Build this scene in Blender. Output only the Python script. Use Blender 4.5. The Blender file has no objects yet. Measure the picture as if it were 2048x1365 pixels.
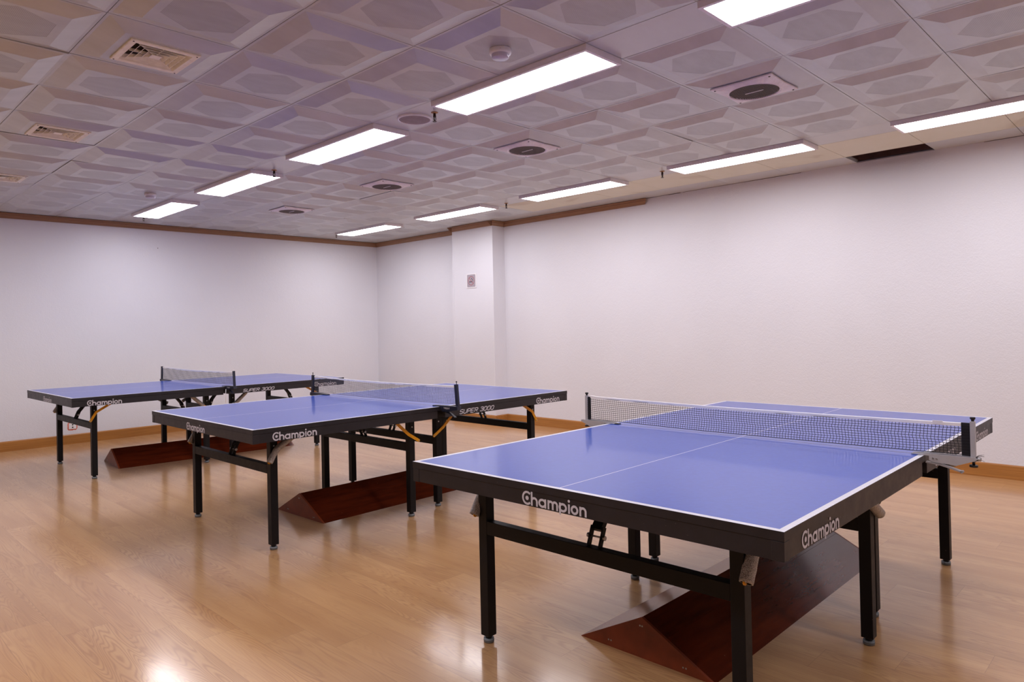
import bpy, bmesh, math, random
from mathutils import Vector, Matrix
random.seed(7)
S = bpy.context.scene
COL = S.collection

# ---------------------------------------------------------------- camera, world, exposure
FPX = 1402.27
cam_d = bpy.data.cameras.new('camera')
cam_d.sensor_width = 36.0
cam_d.lens = FPX / 2048 * 36.0
cam_d.shift_x = 25.26 / 2048
cam_d.shift_y = -41.87 / 2048
cam_d.clip_start = 0.02
cam_o = bpy.data.objects.new('camera', cam_d)
COL.objects.link(cam_o)
PI_, RO, YA, CH = 0.008567, -0.0208926, 0.7896447, 1.30725
_cy, _sy = math.cos(YA), math.sin(YA)
_fw = Vector((_sy * math.cos(PI_), _cy * math.cos(PI_), math.sin(PI_)))
_rt = Vector((_cy, -_sy, 0)); _up = _rt.cross(_fw)
_r2 = _rt * math.cos(RO) + _up * math.sin(RO)
_u2 = -_rt * math.sin(RO) + _up * math.cos(RO)
_m = Matrix((_r2, _u2, -_fw)).transposed().to_4x4()
_m.translation = Vector((0, 0, CH))
cam_o.matrix_world = _m
S.camera = cam_o

world = bpy.data.worlds.new('world'); S.world = world
world.use_nodes = True
world.node_tree.nodes['Background'].inputs[0].default_value = (0.02, 0.018, 0.02, 1)
world.node_tree.nodes['Background'].inputs[1].default_value = 0.3
S.view_settings.view_transform = 'Standard'
S.view_settings.look = 'None'
S.view_settings.gamma = 1
S.view_settings.use_curve_mapping = False
S.view_settings.exposure = 0.0
LAMP_STRENGTH = 19.2
LAMP_COLOR = (1.0, 0.955, 1.0)

# room dimensions
XL, XR, YF, YB, H = -4.2, 6.826, -2.747, 9.605, 2.721
T = 0.611
GX, GY, SW = 0.9864, 3.363, 0.3115

# ---------------------------------------------------------------- materials
def lin(c):
    return tuple(((x / 255) / 12.92 if x / 255 <= 0.04045 else ((x / 255 + 0.055) / 1.055) ** 2.4) for x in c)

class NT:
    def __init__(s, name):
        s.m = bpy.data.materials.new(name); s.m.use_nodes = True
        s.t = s.m.node_tree; s.n = s.t.nodes; s.l = s.t.links
        s.b = s.n['Principled BSDF']
    def set(s, **k):
        for a, v in k.items():
            i = s.b.inputs[{'rough': 'Roughness', 'metal': 'Metallic', 'spec': 'Specular IOR Level', 'coat': 'Coat Weight', 'coatr': 'Coat Roughness', 'ior': 'IOR'}[a]]
            s.put(i, v)
        return s
    def put(s, inp, v):
        if hasattr(v, 'links') or isinstance(v, bpy.types.NodeSocket): s.l.new(v, inp)
        else: inp.default_value = v
    def col(s, c):
        s.put(s.b.inputs['Base Color'], c if isinstance(c, bpy.types.NodeSocket) else (*c, 1)); return s
    def M(s, op, a, b=None, c=None):
        n = s.n.new('ShaderNodeMath'); n.operation = op
        s.put(n.inputs[0], a)
        if b is not None: s.put(n.inputs[1], b)
        if c is not None: s.put(n.inputs[2], c)
        return n.outputs[0]
    def obj(s):
        return s.n.new('ShaderNodeTexCoord').outputs['Object']
    def pos(s):
        return s.n.new('ShaderNodeNewGeometry').outputs['Position']
    def sep(s, v):
        n = s.n.new('ShaderNodeSeparateXYZ'); s.l.new(v, n.inputs[0]); return n.outputs
    def comb(s, x, y, z):
        n = s.n.new('ShaderNodeCombineXYZ')
        for i, q in enumerate((x, y, z)): s.put(n.inputs[i], q)
        return n.outputs[0]
    def scale(s, v, sc):
        n = s.n.new('ShaderNodeVectorMath'); n.operation = 'MULTIPLY'; s.l.new(v, n.inputs[0]); n.inputs[1].default_value = sc
        return n.outputs[0]
    def noise(s, v, scale=5, detail=3, rough=0.5, dist=0):
        n = s.n.new('ShaderNodeTexNoise'); s.l.new(v, n.inputs['Vector'])
        n.inputs['Scale'].default_value = scale; n.inputs['Detail'].default_value = detail
        n.inputs['Roughness'].default_value = rough; n.inputs['Distortion'].default_value = dist
        return n.outputs['Fac']
    def ramp(s, f, stops):
        n = s.n.new('ShaderNodeValToRGB'); s.l.new(f, n.inputs[0])
        e = n.color_ramp.elements
        while len(e) < len(stops): e.new(0.5)
        for i, (p, c) in enumerate(stops):
            e[i].position = p; e[i].color = (*c, 1) if len(c) == 3 else c
        return n.outputs[0]
    def mr(s, v, a, b, c=0, d=1):
        n = s.n.new('ShaderNodeMapRange'); s.put(n.inputs[0], v)
        for i, q in enumerate((a, b, c, d)): n.inputs[i + 1].default_value = q
        return n.outputs[0]
    def mix(s, f, a, b, mode='MIX'):
        n = s.n.new('ShaderNodeMix'); n.data_type = 'RGBA'; n.blend_type = mode
        s.put(n.inputs[0], f)
        s.put(n.inputs[6], a if isinstance(a, bpy.types.NodeSocket) else (*a, 1))
        s.put(n.inputs[7], b if isinstance(b, bpy.types.NodeSocket) else (*b, 1))
        return n.outputs[2]
    def bump(s, h, strength=0.3, dist=0.002):
        n = s.n.new('ShaderNodeBump'); n.inputs['Strength'].default_value = strength
        n.inputs['Distance'].default_value = dist; s.l.new(h, n.inputs['Height'])
        s.l.new(n.outputs[0], s.b.inputs['Normal']); return s

def plain(name, rgb, rough=0.5, metal=0.0, var=0.06, nscale=30, bump=0.0, spec=0.5):
    m = NT(name); v = m.noise(m.obj(), nscale, 4)
    c = lin(rgb); d = tuple(x * (1 - var * 2) for x in c); e = tuple(min(1, x * (1 + var)) for x in c)
    m.col(m.ramp(v, [(0.3, d), (0.7, e)])).set(rough=rough, metal=metal, spec=spec)
    if bump: m.bump(v, bump, 0.001)
    return m.m

def mat_floor():
    m = NT('oak_laminate'); W, L, SH = 0.187, 1.2275, 0.2455
    x, y, z = m.sep(m.pos())
    u = m.M('DIVIDE', m.M('SUBTRACT', x, 2.870), W)
    k = m.M('FLOOR', u); fu = m.M('SUBTRACT', u, k)
    v = m.M('DIVIDE', m.M('ADD', m.M('SUBTRACT', y, 0.818), m.M('MULTIPLY', k, SH)), L)
    j = m.M('FLOOR', v); fv = m.M('SUBTRACT', v, j)
    eu = m.M('MULTIPLY', m.M('MINIMUM', fu, m.M('SUBTRACT', 1, fu)), W)
    ev = m.M('MULTIPLY', m.M('MINIMUM', fv, m.M('SUBTRACT', 1, fv)), L)
    edge = m.M('MINIMUM', eu, ev)
    wn = m.n.new('ShaderNodeTexWhiteNoise'); wn.noise_dimensions = '2D'; m.l.new(m.comb(k, j, 0), wn.inputs[0])
    rnd = wn.outputs['Value']
    off = m.M('MULTIPLY', rnd, 37.0)
    gv = m.comb(m.M('MULTIPLY', x, 5.4), m.M('ADD', m.M('MULTIPLY', y, 0.45), off), off)
    n1 = m.noise(gv, 1.5, 2.0, 0.45, 0.15)
    rings = m.M('SINE', m.M('MULTIPLY', n1, 250.0))
    rings = m.M('POWER', m.mr(rings, -1, 1), 2.2)
    bf = m.noise(m.comb(m.M('MULTIPLY', x, 2.0), m.M('ADD', m.M('MULTIPLY', y, 0.5), off), off), 1.6, 1.0)
    ringamt = m.mr(bf, 0.38, 0.62, 0.25, 1.0)
    streak = m.noise(m.comb(m.M('MULTIPLY', x, 150.0), m.M('ADD', m.M('MULTIPLY', y, 3.0), off), off), 1.0, 2.0)
    broad = m.noise(m.comb(m.M('MULTIPLY', x, 9.0), m.M('ADD', m.M('MULTIPLY', y, 0.8), off), off), 1.0, 2.0)
    base = m.ramp(broad, [(0.3, lin((184, 138, 93))), (0.7, lin((203, 159, 111)))])
    c = m.mix(m.M('MULTIPLY', m.M('MULTIPLY', rings, ringamt), 0.55), base, lin((160, 112, 76)))
    c = m.mix(m.mr(streak, 0.5, 0.75, 0, 0.30), c, lin((166, 120, 84)))
    tint = m.mr(rnd, 0, 1, 0.95, 1.04)
    hs = m.n.new('ShaderNodeHueSaturation'); m.l.new(c, hs.inputs['Color']); m.l.new(tint, hs.inputs['Value'])
    c = hs.outputs[0]
    gap = m.mr(edge, 0.0003, 0.0013, 1, 0)
    c = m.mix(m.M('MULTIPLY', gap, 0.45), c, lin((110, 72, 48)))
    m.col(c)
    wear = m.noise(m.pos(), 1.7, 3)
    m.set(rough=0.31, spec=0.36, coat=0.62, coatr=m.mr(wear, 0.3, 0.7, 0.11, 0.15))
    hb = m.M('ADD', m.M('MULTIPLY', gap, -1.0), m.M('ADD', m.M('MULTIPLY', streak, 0.12), m.M('MULTIPLY', m.noise(m.pos(), 3.5, 2), 1.2)))
    m.bump(hb, 0.12, 0.0010)
    return m.m

def mat_wall():
    m = NT('white_wall_paint')
    p = m.pos()
    big = m.noise(p, 0.8, 3)
    m.col(m.ramp(big, [(0.3, (0.785, 0.79, 0.85)), (0.7, (0.825, 0.83, 0.89))]))
    m.set(rough=0.42, spec=0.35)
    h = m.M('ADD', m.noise(p, 95, 3, 0.55), m.M('MULTIPLY', m.noise(p, 22, 2), 0.6))
    m.bump(h, 0.45, 0.0035)
    return m.m

def wood(name, a, b, axis, rough=0.45, fine=120.0):
    m = NT(name); x, y, z = m.sep(m.pos())
    if axis == 'X': v = m.comb(m.M('MULTIPLY', x, 2.0), m.M('MULTIPLY', y, fine * .3), m.M('MULTIPLY', z, fine))
    elif axis == 'Y': v = m.comb(m.M('MULTIPLY', x, fine * .3), m.M('MULTIPLY', y, 2.0), m.M('MULTIPLY', z, fine))
    n = m.noise(v, 1.0, 4, 0.6)
    m.col(m.ramp(n, [(0.3, lin(a)), (0.72, lin(b))])).set(rough=rough)
    m.bump(n, 0.15, 0.0006)
    return m.m

def mat_tile(name, rgb, perf=False, stain=0.16):
    m = NT(name); p = m.pos()
    n = m.noise(m.scale(p, (1.0, 2.4, 1.0)), 2.6, 5, 0.6)
    n2 = m.noise(p, 9.0, 4, 0.65)
    c = lin(rgb)
    col = m.ramp(n, [(0.3, tuple(x * (1 - stain) for x in c)), (0.7, c)])
    col = m.mix(m.mr(n2, 0.56, 0.78, 0, 0.14), col, lin((190, 172, 150)))
    if perf:
        x, y, z = m.sep(p); k = 2 * math.pi / 0.0125
        a = m.M('MULTIPLY', m.M('SINE', m.M('MULTIPLY', x, k)), m.M('SINE', m.M('MULTIPLY', y, k)))
        hole = m.mr(m.M('ABSOLUTE', a), 0.45, 0.75)
        gray = m.noise(m.scale(p, (2.0, 7.0, 1)), 3.0, 4, 0.6)
        col = m.mix(m.mr(gray, 0.25, 0.75, 0.34, 0.08), col, lin((140, 132, 138)))
        col = m.mix(m.M('MULTIPLY', hole, 0.5), col, lin((90, 80, 84)))
    m.col(col).set(rough=0.32 if perf else 0.285, spec=0.85 if perf else 1.0)
    m.bump(n2, 0.06, 0.002)
    return m.m

def mat_flat_cream():
    m = NT('cream_ceiling_board'); p = m.pos()
    n = m.noise(p, 1.3, 3, 0.55, 1.6)
    m.col(m.ramp(n, [(0.30, lin((206, 198, 178))), (0.42, lin((226, 223, 205))), (0.7, lin((229, 227, 212)))])).set(rough=0.55, spec=0.3)
    return m.m

def mat_blue():
    m = NT('blue_table_coating'); n = m.noise(m.pos(), 60, 2)
    m.col(m.ramp(n, [(0.3, lin((21, 68, 174))), (0.7, lin((24, 74, 182)))])).set(rough=0.31, spec=0.26, coat=0.46, coatr=0.09)
    
    return m.m

def mat_black(name='black_painted_steel', rgb=(25, 22, 27), rough=0.38, spec=0.5):
    m = NT(name); p = m.pos()
    n = m.noise(p, 18, 5, 0.7); sp = m.noise(p, 140, 2, 0.5)
    c = m.ramp(n, [(0.35, lin(rgb)), (0.75, lin(tuple(x * 1.35 for x in rgb)))])
    c = m.mix(m.mr(sp, 0.74, 0.80, 0, 0.55), c, lin((130, 118, 112)))
    m.col(c).set(rough=m.mr(n, 0.3, 0.8, rough, rough + 0.15), spec=spec)
    return m.m

def mat_lacquer():
    m = NT('red_brown_lacquered_plywood'); p = m.obj()
    n = m.noise(m.scale(p, (0.8, 5, 5)), 4, 5, 0.6); sp = m.noise(p, 90, 2)
    c = m.ramp(n, [(0.3, lin((78, 27, 12))), (0.7, lin((112, 42, 19)))])
    c = m.mix(m.mr(sp, 0.77, 0.8, 0, 0.8), c, lin((170, 130, 110)))
    m.col(c).set(rough=0.20, spec=0.6)
    m.bump(m.M('ADD', m.M('MULTIPLY', n, 1.0), m.M('MULTIPLY', m.noise(p, 35, 3), 0.3)), 0.07, 0.003)
    return m.m

def mat_foil():
    m = NT('silver_foil_foam'); p = m.obj()
    v = m.n.new('ShaderNodeTexVoronoi'); v.inputs['Scale'].default_value = 330; m.l.new(p, v.inputs['Vector'])
    d = v.outputs['Distance']
    m.col(m.ramp(d, [(0.1, lin((224, 220, 220))), (0.8, lin((142, 136, 134)))])).set(rough=0.38, metal=0.4)
    m.bump(m.M('ADD', d, m.M('MULTIPLY', m.noise(p, 60, 3), 2.0)), 0.7, 0.003)
    return m.m

def mat_emit():
    m = bpy.data.materials.new('glowing_diffuser'); m.use_nodes = True
    nt = m.node_tree; nt.nodes.clear()
    e = nt.nodes.new('ShaderNodeEmission'); o = nt.nodes.new('ShaderNodeOutputMaterial')
    e.inputs[0].default_value = (*LAMP_COLOR, 1); e.inputs[1].default_value = LAMP_STRENGTH
    nt.links.new(e.outputs[0], o.inputs[0])
    return m

MT = dict(
    floor=mat_floor(), wall=mat_wall(),
    farwall=plain('taupe_wall_paint', (196, 186, 184), 0.6, nscale=2), base=wood('orange_brown_skirting', (158, 104, 50), (190, 132, 68), 'Y', 0.35),
    basex=wood('orange_brown_skirting_back', (158, 104, 50), (190, 132, 68), 'X', 0.35),
    trim=wood('brown_cornice', (138, 102, 74), (168, 128, 96), 'Y', 0.5, 200), trimx=wood('brown_cornice_back', (138, 102, 74), (168, 128, 96), 'X', 0.5, 200),
    tile=mat_tile('pressed_ceiling_panel', (203, 207, 209)), perf=mat_tile('perforated_ceiling_panel', (203, 207, 209), True),
    flat=mat_tile('flat_ceiling_panel', (208, 211, 212), False, 0.08), cream=mat_flat_cream(),
    tbar=plain('ceiling_joint', (104, 90, 82), 0.6), dark=plain('dark_void', (225, 198, 202), 0.8),
    blue=mat_blue(), white=plain('white_line_paint', (212, 212, 222), 0.35, var=0.02),
    black=mat_black(), blackleg=mat_black('black_leg_steel', (13, 12, 15), 0.42, 0.25),
    rubber=plain('grey_rubber', (128, 132, 136), 0.7), steel=plain('zinc_bolt', (185, 185, 190), 0.35, 0.9),
    orange=plain('orange_painted_steel', (244, 170, 10), 0.4, var=0.12), foil=mat_foil(),
    lac=mat_lacquer(), lacend=plain('red_brown_end_board', (138, 60, 30), 0.4, var=0.15, nscale=12, bump=0.1),
    letter=plain('white_print', (205, 200, 208), 0.5, var=0.03),
    netblack=plain('black_net_cord', (22, 20, 30), 0.7), netgrey=plain('slate_net_cord', (92, 92, 104), 0.7),
    band=plain('white_net_tape', (252, 250, 252), 0.6, var=0.03),
    sleeve=plain('black_net_sleeve', (24, 22, 32), 0.75), silver=plain('light_grey_painted_metal', (186, 184, 190), 0.35, 0.0, var=0.04),
    navy=plain('dark_navy_metal', (26, 30, 50), 0.4), plastic=plain('black_plastic', (22, 20, 22), 0.5),
    lampframe=plain('white_lamp_frame', (244, 240, 246), 0.4, var=0.02), emit=mat_emit(),
    vent=plain('cream_vent_plastic', (252, 248, 238), 0.45, var=0.05), ventdark=plain('shaded_recess', (58, 50, 44), 0.8, var=0.3),  # ventdark: shade inside openings put into a dark brown colour
    fanw=plain('white_fan_plate', (248, 244, 248), 0.4, var=0.04), grille=plain('dark_brown_grille', (112, 98, 94), 0.5),
    whitep=plain('white_plastic', (242, 240, 244), 0.35, var=0.02), clear=plain('pale_lens', (200, 196, 218), 0.15, var=0.02),
    cloth=plain('grey_speaker_mesh', (160, 146, 146), 0.7, var=0.06), copper=plain('rusty_rosette', (180, 140, 100), 0.5, 0.3),
    bronze=plain('dark_bronze', (62, 48, 44), 0.4, 0.6), signg=plain('grey_sign_face', (176, 168, 178), 0.4, var=0.03),
    red=plain('red_print', (170, 60, 66), 0.5), signd=plain('dark_print', (72, 74, 92), 0.5),
    redpaint=plain('orange_red_paint', (232, 120, 100), 0.5, var=0.15, nscale=60), metalgrey=plain('grey_edge_angle', (140, 138, 150), 0.4, 0.4),
)

# ---------------------------------------------------------------- mesh helpers
def bm_obj(name, bm, mats, parent=None, loc=None, smooth=False):
    me = bpy.data.meshes.new(name); bm.normal_update(); bm.to_mesh(me); bm.free()
    if not isinstance(mats, (list, tuple)): mats = [mats]
    for q in mats: me.materials.append(MT[q] if isinstance(q, str) else q)
    if smooth:
        for f in me.polygons: f.use_smooth = True
    o = bpy.data.objects.new(name, me); COL.objects.link(o)
    if loc: o.location = loc
    if parent: o.parent = parent
    return o

def box(bm, a, b, mi=0, bev=0.0):
    x0, y0, z0 = (min(a[i], b[i]) for i in range(3)); x1, y1, z1 = (max(a[i], b[i]) for i in range(3))
    if bev > 0:
        tmp = bmesh.new(); box(tmp, a, b, mi)
        bmesh.ops.bevel(tmp, geom=list(tmp.edges), offset=bev, segments=2, affect='EDGES', profile=0.5)
        merge(bm, tmp, mi); return
    v = [bm.verts.new(p) for p in ((x0, y0, z0), (x1, y0, z0), (x1, y1, z0), (x0, y1, z0), (x0, y0, z1), (x1, y0, z1), (x1, y1, z1), (x0, y1, z1))]
    for q in ((3, 2, 1, 0), (4, 5, 6, 7), (0, 1, 5, 4), (1, 2, 6, 5), (2, 3, 7, 6), (3, 0, 4, 7)):
        f = bm.faces.new([v[i] for i in q]); f.material_index = mi

def merge(bm, tmp, mi=None):
    mp = {}
    for v in tmp.verts: mp[v] = bm.verts.new(v.co)
    for f in tmp.faces:
        try:
            g = bm.faces.new([mp[v] for v in f.verts]); g.material_index = f.material_index if mi is None else mi; g.smooth = f.smooth
        except ValueError: pass
    tmp.free()

def face(bm, pts, mi=0):
    f = bm.faces.new([bm.verts.new(p) for p in pts]); f.material_index = mi; return f

def prism(bm, prof, axis, a, b, mi=0):
    """prof: 2D closed loop; extruded along axis from a to b. axis X: prof=(y,z); Y: prof=(x,z); Z: prof=(x,y)"""
    def P(q, t): return {'X': (t, q[0], q[1]), 'Y': (q[0], t, q[1]), 'Z': (q[0], q[1], t)}[axis]
    v0 = [bm.verts.new(P(q, a)) for q in prof]; v1 = [bm.verts.new(P(q, b)) for q in prof]
    n = len(prof); fs = [bm.faces.new(v0), bm.faces.new(v1[::-1])]
    for i in range(n):
        fs.append(bm.faces.new((v0[i], v0[(i + 1) % n], v1[(i + 1) % n], v1[i])))
    for f in fs: f.material_index = mi
    bmesh.ops.recalc_face_normals(bm, faces=fs)

def cyl(bm, p0, p1, r, seg=16, mi=0, r1=None, cap=True, smooth=True):
    p0, p1 = Vector(p0), Vector(p1); d = (p1 - p0).normalized()
    u = d.orthogonal().normalized(); w = d.cross(u); r1 = r if r1 is None else r1
    A = [bm.verts.new(p0 + (u * math.cos(2 * math.pi * i / seg) + w * math.sin(2 * math.pi * i / seg)) * r) for i in range(seg)]
    B = [bm.verts.new(p1 + (u * math.cos(2 * math.pi * i / seg) + w * math.sin(2 * math.pi * i / seg)) * r1) for i in range(seg)]
    for i in range(seg):
        f = bm.faces.new((A[i], A[(i + 1) % seg], B[(i + 1) % seg], B[i])); f.material_index = mi; f.smooth = smooth
    if cap:
        f = bm.faces.new(A[::-1]); f.material_index = mi; f = bm.faces.new(B); f.material_index = mi

def lathe(bm, prof, c=(0, 0, 0), seg=32, mi=0):
    """prof list of (r,z)"""
    rings = []
    for r, z in prof:
        if r < 1e-6: rings.append([bm.verts.new((c[0], c[1], c[2] + z))])
        else: rings.append([bm.verts.new((c[0] + r * math.cos(2 * math.pi * i / seg), c[1] + r * math.sin(2 * math.pi * i / seg), c[2] + z)) for i in range(seg)])
    fs = []
    for a, b in zip(rings, rings[1:]):
        for i in range(seg):
            q = [a[i % len(a)], a[(i + 1) % seg % len(a)], b[(i + 1) % seg % len(b)], b[i % len(b)]]
            q2 = []
            for v in q:
                if v not in q2: q2.append(v)
            if len(q2) > 2:
                f = bm.faces.new(q2); f.material_index = mi; f.smooth = True; fs.append(f)
    bmesh.ops.recalc_face_normals(bm, faces=fs)

def bar(bm, p0, p1, w, t, side=(0, 1, 0), mi=0):
    """flat bar from p0 to p1, thickness t along side, width w perpendicular"""
    p0, p1, s = Vector(p0), Vector(p1), Vector(side).normalized()
    d = (p1 - p0).normalized(); n = d.cross(s).normalized()
    v = []
    for p in (p0, p1):
        for a, b in ((-1, -1), (1, -1), (1, 1), (-1, 1)): v.append(bm.verts.new(p + n * (a * w / 2) + s * (b * t / 2)))
    fs = [bm.faces.new([v[i] for i in q]) for q in ((3, 2, 1, 0), (4, 5, 6, 7), (0, 1, 5, 4), (1, 2, 6, 5), (2, 3, 7, 6), (3, 0, 4, 7))]
    for f in fs: f.material_index = mi
    bmesh.ops.recalc_face_normals(bm, faces=fs)

def tube(bm, pts, r, seg=12, mi=0, wob=0.0):
    pts = [Vector(p) for p in pts]; rings = []
    for i, p in enumerate(pts):
        d = (pts[min(i + 1, len(pts) - 1)] - pts[max(i - 1, 0)]).normalized()
        u = d.cross(Vector((0, 1, 0))).normalized(); w = d.cross(u)
        rr = r * (1 + wob * random.uniform(-1, 1))
        rings.append([bm.verts.new(p + (u * math.cos(2 * math.pi * k / seg) + w * math.sin(2 * math.pi * k / seg)) * rr * (1 + wob * 0.6 * random.uniform(-1, 1))) for k in range(seg)])
    for a, b in zip(rings, rings[1:]):
        for k in range(seg):
            f = bm.faces.new((a[k], a[(k + 1) % seg], b[(k + 1) % seg], b[k])); f.smooth = True; f.material_index = mi
    return rings

def empty(name, loc, label, cat, group=None, rz=0):
    o = bpy.data.objects.new(name, None); COL.objects.link(o); o.location = loc; o.rotation_euler = (0, 0, rz)
    o.empty_display_size = 0.1
    o['label'] = label; o['category'] = cat
    if group: o['group'] = group
    return o

def tag(o, label, cat, group=None):
    o['label'] = label; o['category'] = cat
    if group: o['group'] = group
    return o

def struct(o): o['kind'] = 'structure'; return o

def dup(root, loc, rz=0, label=None):
    r = root.copy(); COL.objects.link(r); r.location = loc; r.rotation_euler = (0, 0, rz)
    if label: r['label'] = label
    def rec(src, dst):
        for ch in list(src.children):
            c = ch.copy(); COL.objects.link(c); c.parent = dst; rec(ch, c)
    rec(root, r)
    return r

# ---------------------------------------------------------------- room shell
bm = bmesh.new(); box(bm, (XL - .15, YF - .15, -0.1), (XR + .15, YB + .15, 0)); struct(bm_obj('floor', bm, 'floor'))
WT = 0.12
bm = bmesh.new(); box(bm, (XL - WT, YB, 0), (XR + WT, YB + WT, H + .02)); struct(bm_obj('wall_back', bm, 'wall'))
bm = bmesh.new(); box(bm, (XR, YF, 0), (XR + WT, YB, H + .004)); struct(bm_obj('wall_right', bm, 'wall'))
bm = bmesh.new(); box(bm, (XL - WT, YF, 0), (XL, YB, H + .02)); struct(bm_obj('wall_left', bm, 'farwall'))
bm = bmesh.new(); box(bm, (XL - WT, YF - WT, 0), (XR + WT, YF, H + .02)); struct(bm_obj('wall_front', bm, 'farwall'))
PX, PY0, PY1 = 6.60, 6.645, 7.455
bm = bmesh.new(); box(bm, (PX, PY0, 0), (XR, PY1, H)); struct(bm_obj('wall_pillar', bm, 'wall'))

# ceiling: grid of pressed panels
cols = []
x = GX - T * 5 - SW  # keep strip spacing
left = [0.0634 - T * k for k in range(7, 0, -1)]
for q in left: cols.append((q, q + T, 'tile'))
cols.append((0.0634, 0.0634 + SW, 'strip'))
for k in range(4): cols.append((0.375 + T * k, 0.375 + T * (k + 1), 'tile'))
cols.append((2.819, 3.1309, 'strip'))
for k in range(4): cols.append((3.1309 + T * k, 3.1309 + T * (k + 1), 'tile'))
cols.append((5.575, 5.8865, 'strip'))
cols.append((5.8865, 6.497, 'out'))
cols.append((6.497, XR, 'cut'))
rows = [(GY + T * j, GY + T * (j + 1), j) for j in range(-10, 10)] + [(GY + T * 10, YB, 10)]
G = 0.0017
bm = bmesh.new()
def quad(p, mi): face(bm, p, mi)
def flatpanel(x0, x1, y0, y1, mi, z=H, sag=0.0):
    x0 += G; x1 -= G; y0 += G; y1 -= G
    n = 5 if sag else 1
    P = [[(x0 + (x1 - x0) * i / n, y0 + (y1 - y0) * j / n, z - sag * math.sin(math.pi * i / n) * math.sin(math.pi * j / n)) for j in range(n + 1)] for i in range(n + 1)]
    for i in range(n):
        for j in range(n): quad((P[i][j], P[i][j + 1], P[i + 1][j + 1], P[i + 1][j]), mi)
    up = 0.006
    for (a, b) in (((x0, y0), (x1, y0)), ((x1, y0), (x1, y1)), ((x1, y1), (x0, y1)), ((x0, y1), (x0, y0))):
        quad(((a[0], a[1], z), (b[0], b[1], z), (b[0], b[1], z + up), (a[0], a[1], z + up)), mi)
def pressed(x0, x1, y0, y1, d=0.026, hexa=True, hole=0):
    x0 += G; x1 -= G; y0 += G; y1 -= G
    tz = [random.uniform(-.0012, .0012) for _ in range(4)]
    if random.random() < .07: k_ = random.randrange(4); tz[k_] -= .006; tz[(k_ + 1) % 4] -= .004
    def rect(i, z): return [Vector((x0 + i, y0 + i, z + tz[0])), Vector((x1 - i, y0 + i, z + tz[1])), Vector((x1 - i, y1 - i, z + tz[2])), Vector((x0 + i, y1 - i, z + tz[3]))]
    R = [rect(0, H + .006), rect(0, H), rect(0.013, H - .0004), rect(0.106, H - d)]
    for A, B in zip(R, R[1:]):
        for i in range(4): quad((A[i], A[(i + 1) % 4], B[(i + 1) % 4], B[i]), 0)
    c = R[-1]; m = sum(c, Vector()) / 4; z = m.z
    if hole:
        h = [m + Vector((a * hole, b * hole, 0)) for a, b in ((-1, -1), (1, -1), (1, 1), (-1, 1))]
        for i in range(4): quad((c[i], c[(i + 1) % 4], h[(i + 1) % 4], h[i]), 0)
        return
    hx = [m + Vector(q) for q in ((-.162, -.088, 0), (0, -.186, 0), (.162, -.088, 0), (.162, .088, 0), (0, .186, 0), (-.162, .088, 0))]
    for p in ((c[0], c[1], hx[1]), (c[0], hx[1], hx[0]), (c[1], hx[2], hx[1]), (c[1], c[2], hx[3], hx[2]), (c[2], hx[4], hx[3]), (c[2], c[3], hx[4]), (c[3], hx[5], hx[4]), (c[3], c[0], hx[0], hx[5])): quad(p, 0)
    up = [h + Vector((0, 0, .0005)) for h in hx]
    for i in range(6): quad((hx[i], hx[(i + 1) % 6], up[(i + 1) % 6], up[i]), 0)
    quad(up, 1)
HOLES = {}
for jj in (-3, 0, 3, 6): HOLES[(round(3.1309 + T, 2), jj)] = .165
for jj in (0, 3, 6): HOLES[(round(0.9860, 2), jj)] = .128
for (x0, x1, kind) in cols:
    for (y0, y1, j) in rows:
        if j == 10 or kind == 'cut':
            if kind == 'cut' and j == -3: continue      # the missing panel
            flatpanel(x0, x1, y0, y1, 2)
        elif kind == 'strip': flatpanel(x0, x1, y0, y1, 2)
        elif kind == 'out' and j <= 3: flatpanel(x0, x1, y0, y1, 3, sag=0.004)
        else: pressed(x0, x1, y0, y1, hole=HOLES.get((round(x0, 2), j), 0))
# joint backing (with the opening) and the dark space above
HX0, HX1, HY0, HY1 = 6.497, XR, GY - 3 * T, GY - 2 * T
zz = H + 0.0055
for (a, b, c, d) in ((XL, HX0, YF, YB), (HX0, XR, YF, HY0), (HX0, XR, HY1, YB)):
    quad(((a, c, zz), (a, d, zz), (b, d, zz), (b, c, zz)), 4)
# upturned edges around the opening
for (a, b) in (((HX0, HY0), (HX0, HY1)), ((HX0, HY1), (HX1, HY1)), ((HX1, HY0), (HX0, HY0))):
    quad(((a[0], a[1], H), (b[0], b[1], H), (b[0], b[1], H + .03), (a[0], a[1], H + .03)), 2)
box(bm, (XR - .035, HY0 + .005, H + .001), (XR - .002, HY1 - .005, H + .004), 6)
box(bm, (XR - .004, HY0 + .005, H + .001), (XR, HY1 - .005, H + .018), 6)
# dark space
for fpts in (((6.0, .9, 3.2), (7.3, .9, 3.2), (7.3, 2.8, 3.2), (6.0, 2.8, 3.2)), ((6.0, .9, H + .01), (6.0, .9, 3.2), (6.0, 2.8, 3.2), (6.0, 2.8, H + .01)),
             ((6.0, .9, H + .01), (7.3, .9, H + .01), (7.3, .9, 3.2), (6.0, .9, 3.2)), ((6.0, 2.8, H + .01), (7.3, 2.8, H + .01), (7.3, 2.8, 3.2), (6.0, 2.8, 3.2)),
             ((7.3, .9, H), (7.3, 2.8, H), (7.3, 2.8, 3.2), (7.3, .9, 3.2)), ((XR + .01, .9, H + .0045), (7.3, .9, H + .0045), (7.3, 2.8, H + .0045), (XR + .01, 2.8, H + .0045))):
    quad(fpts, 5)
struct(bm_obj('ceiling', bm, ['tile', 'perf', 'flat', 'cream', 'tbar', 'dark', 'metalgrey']))

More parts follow.
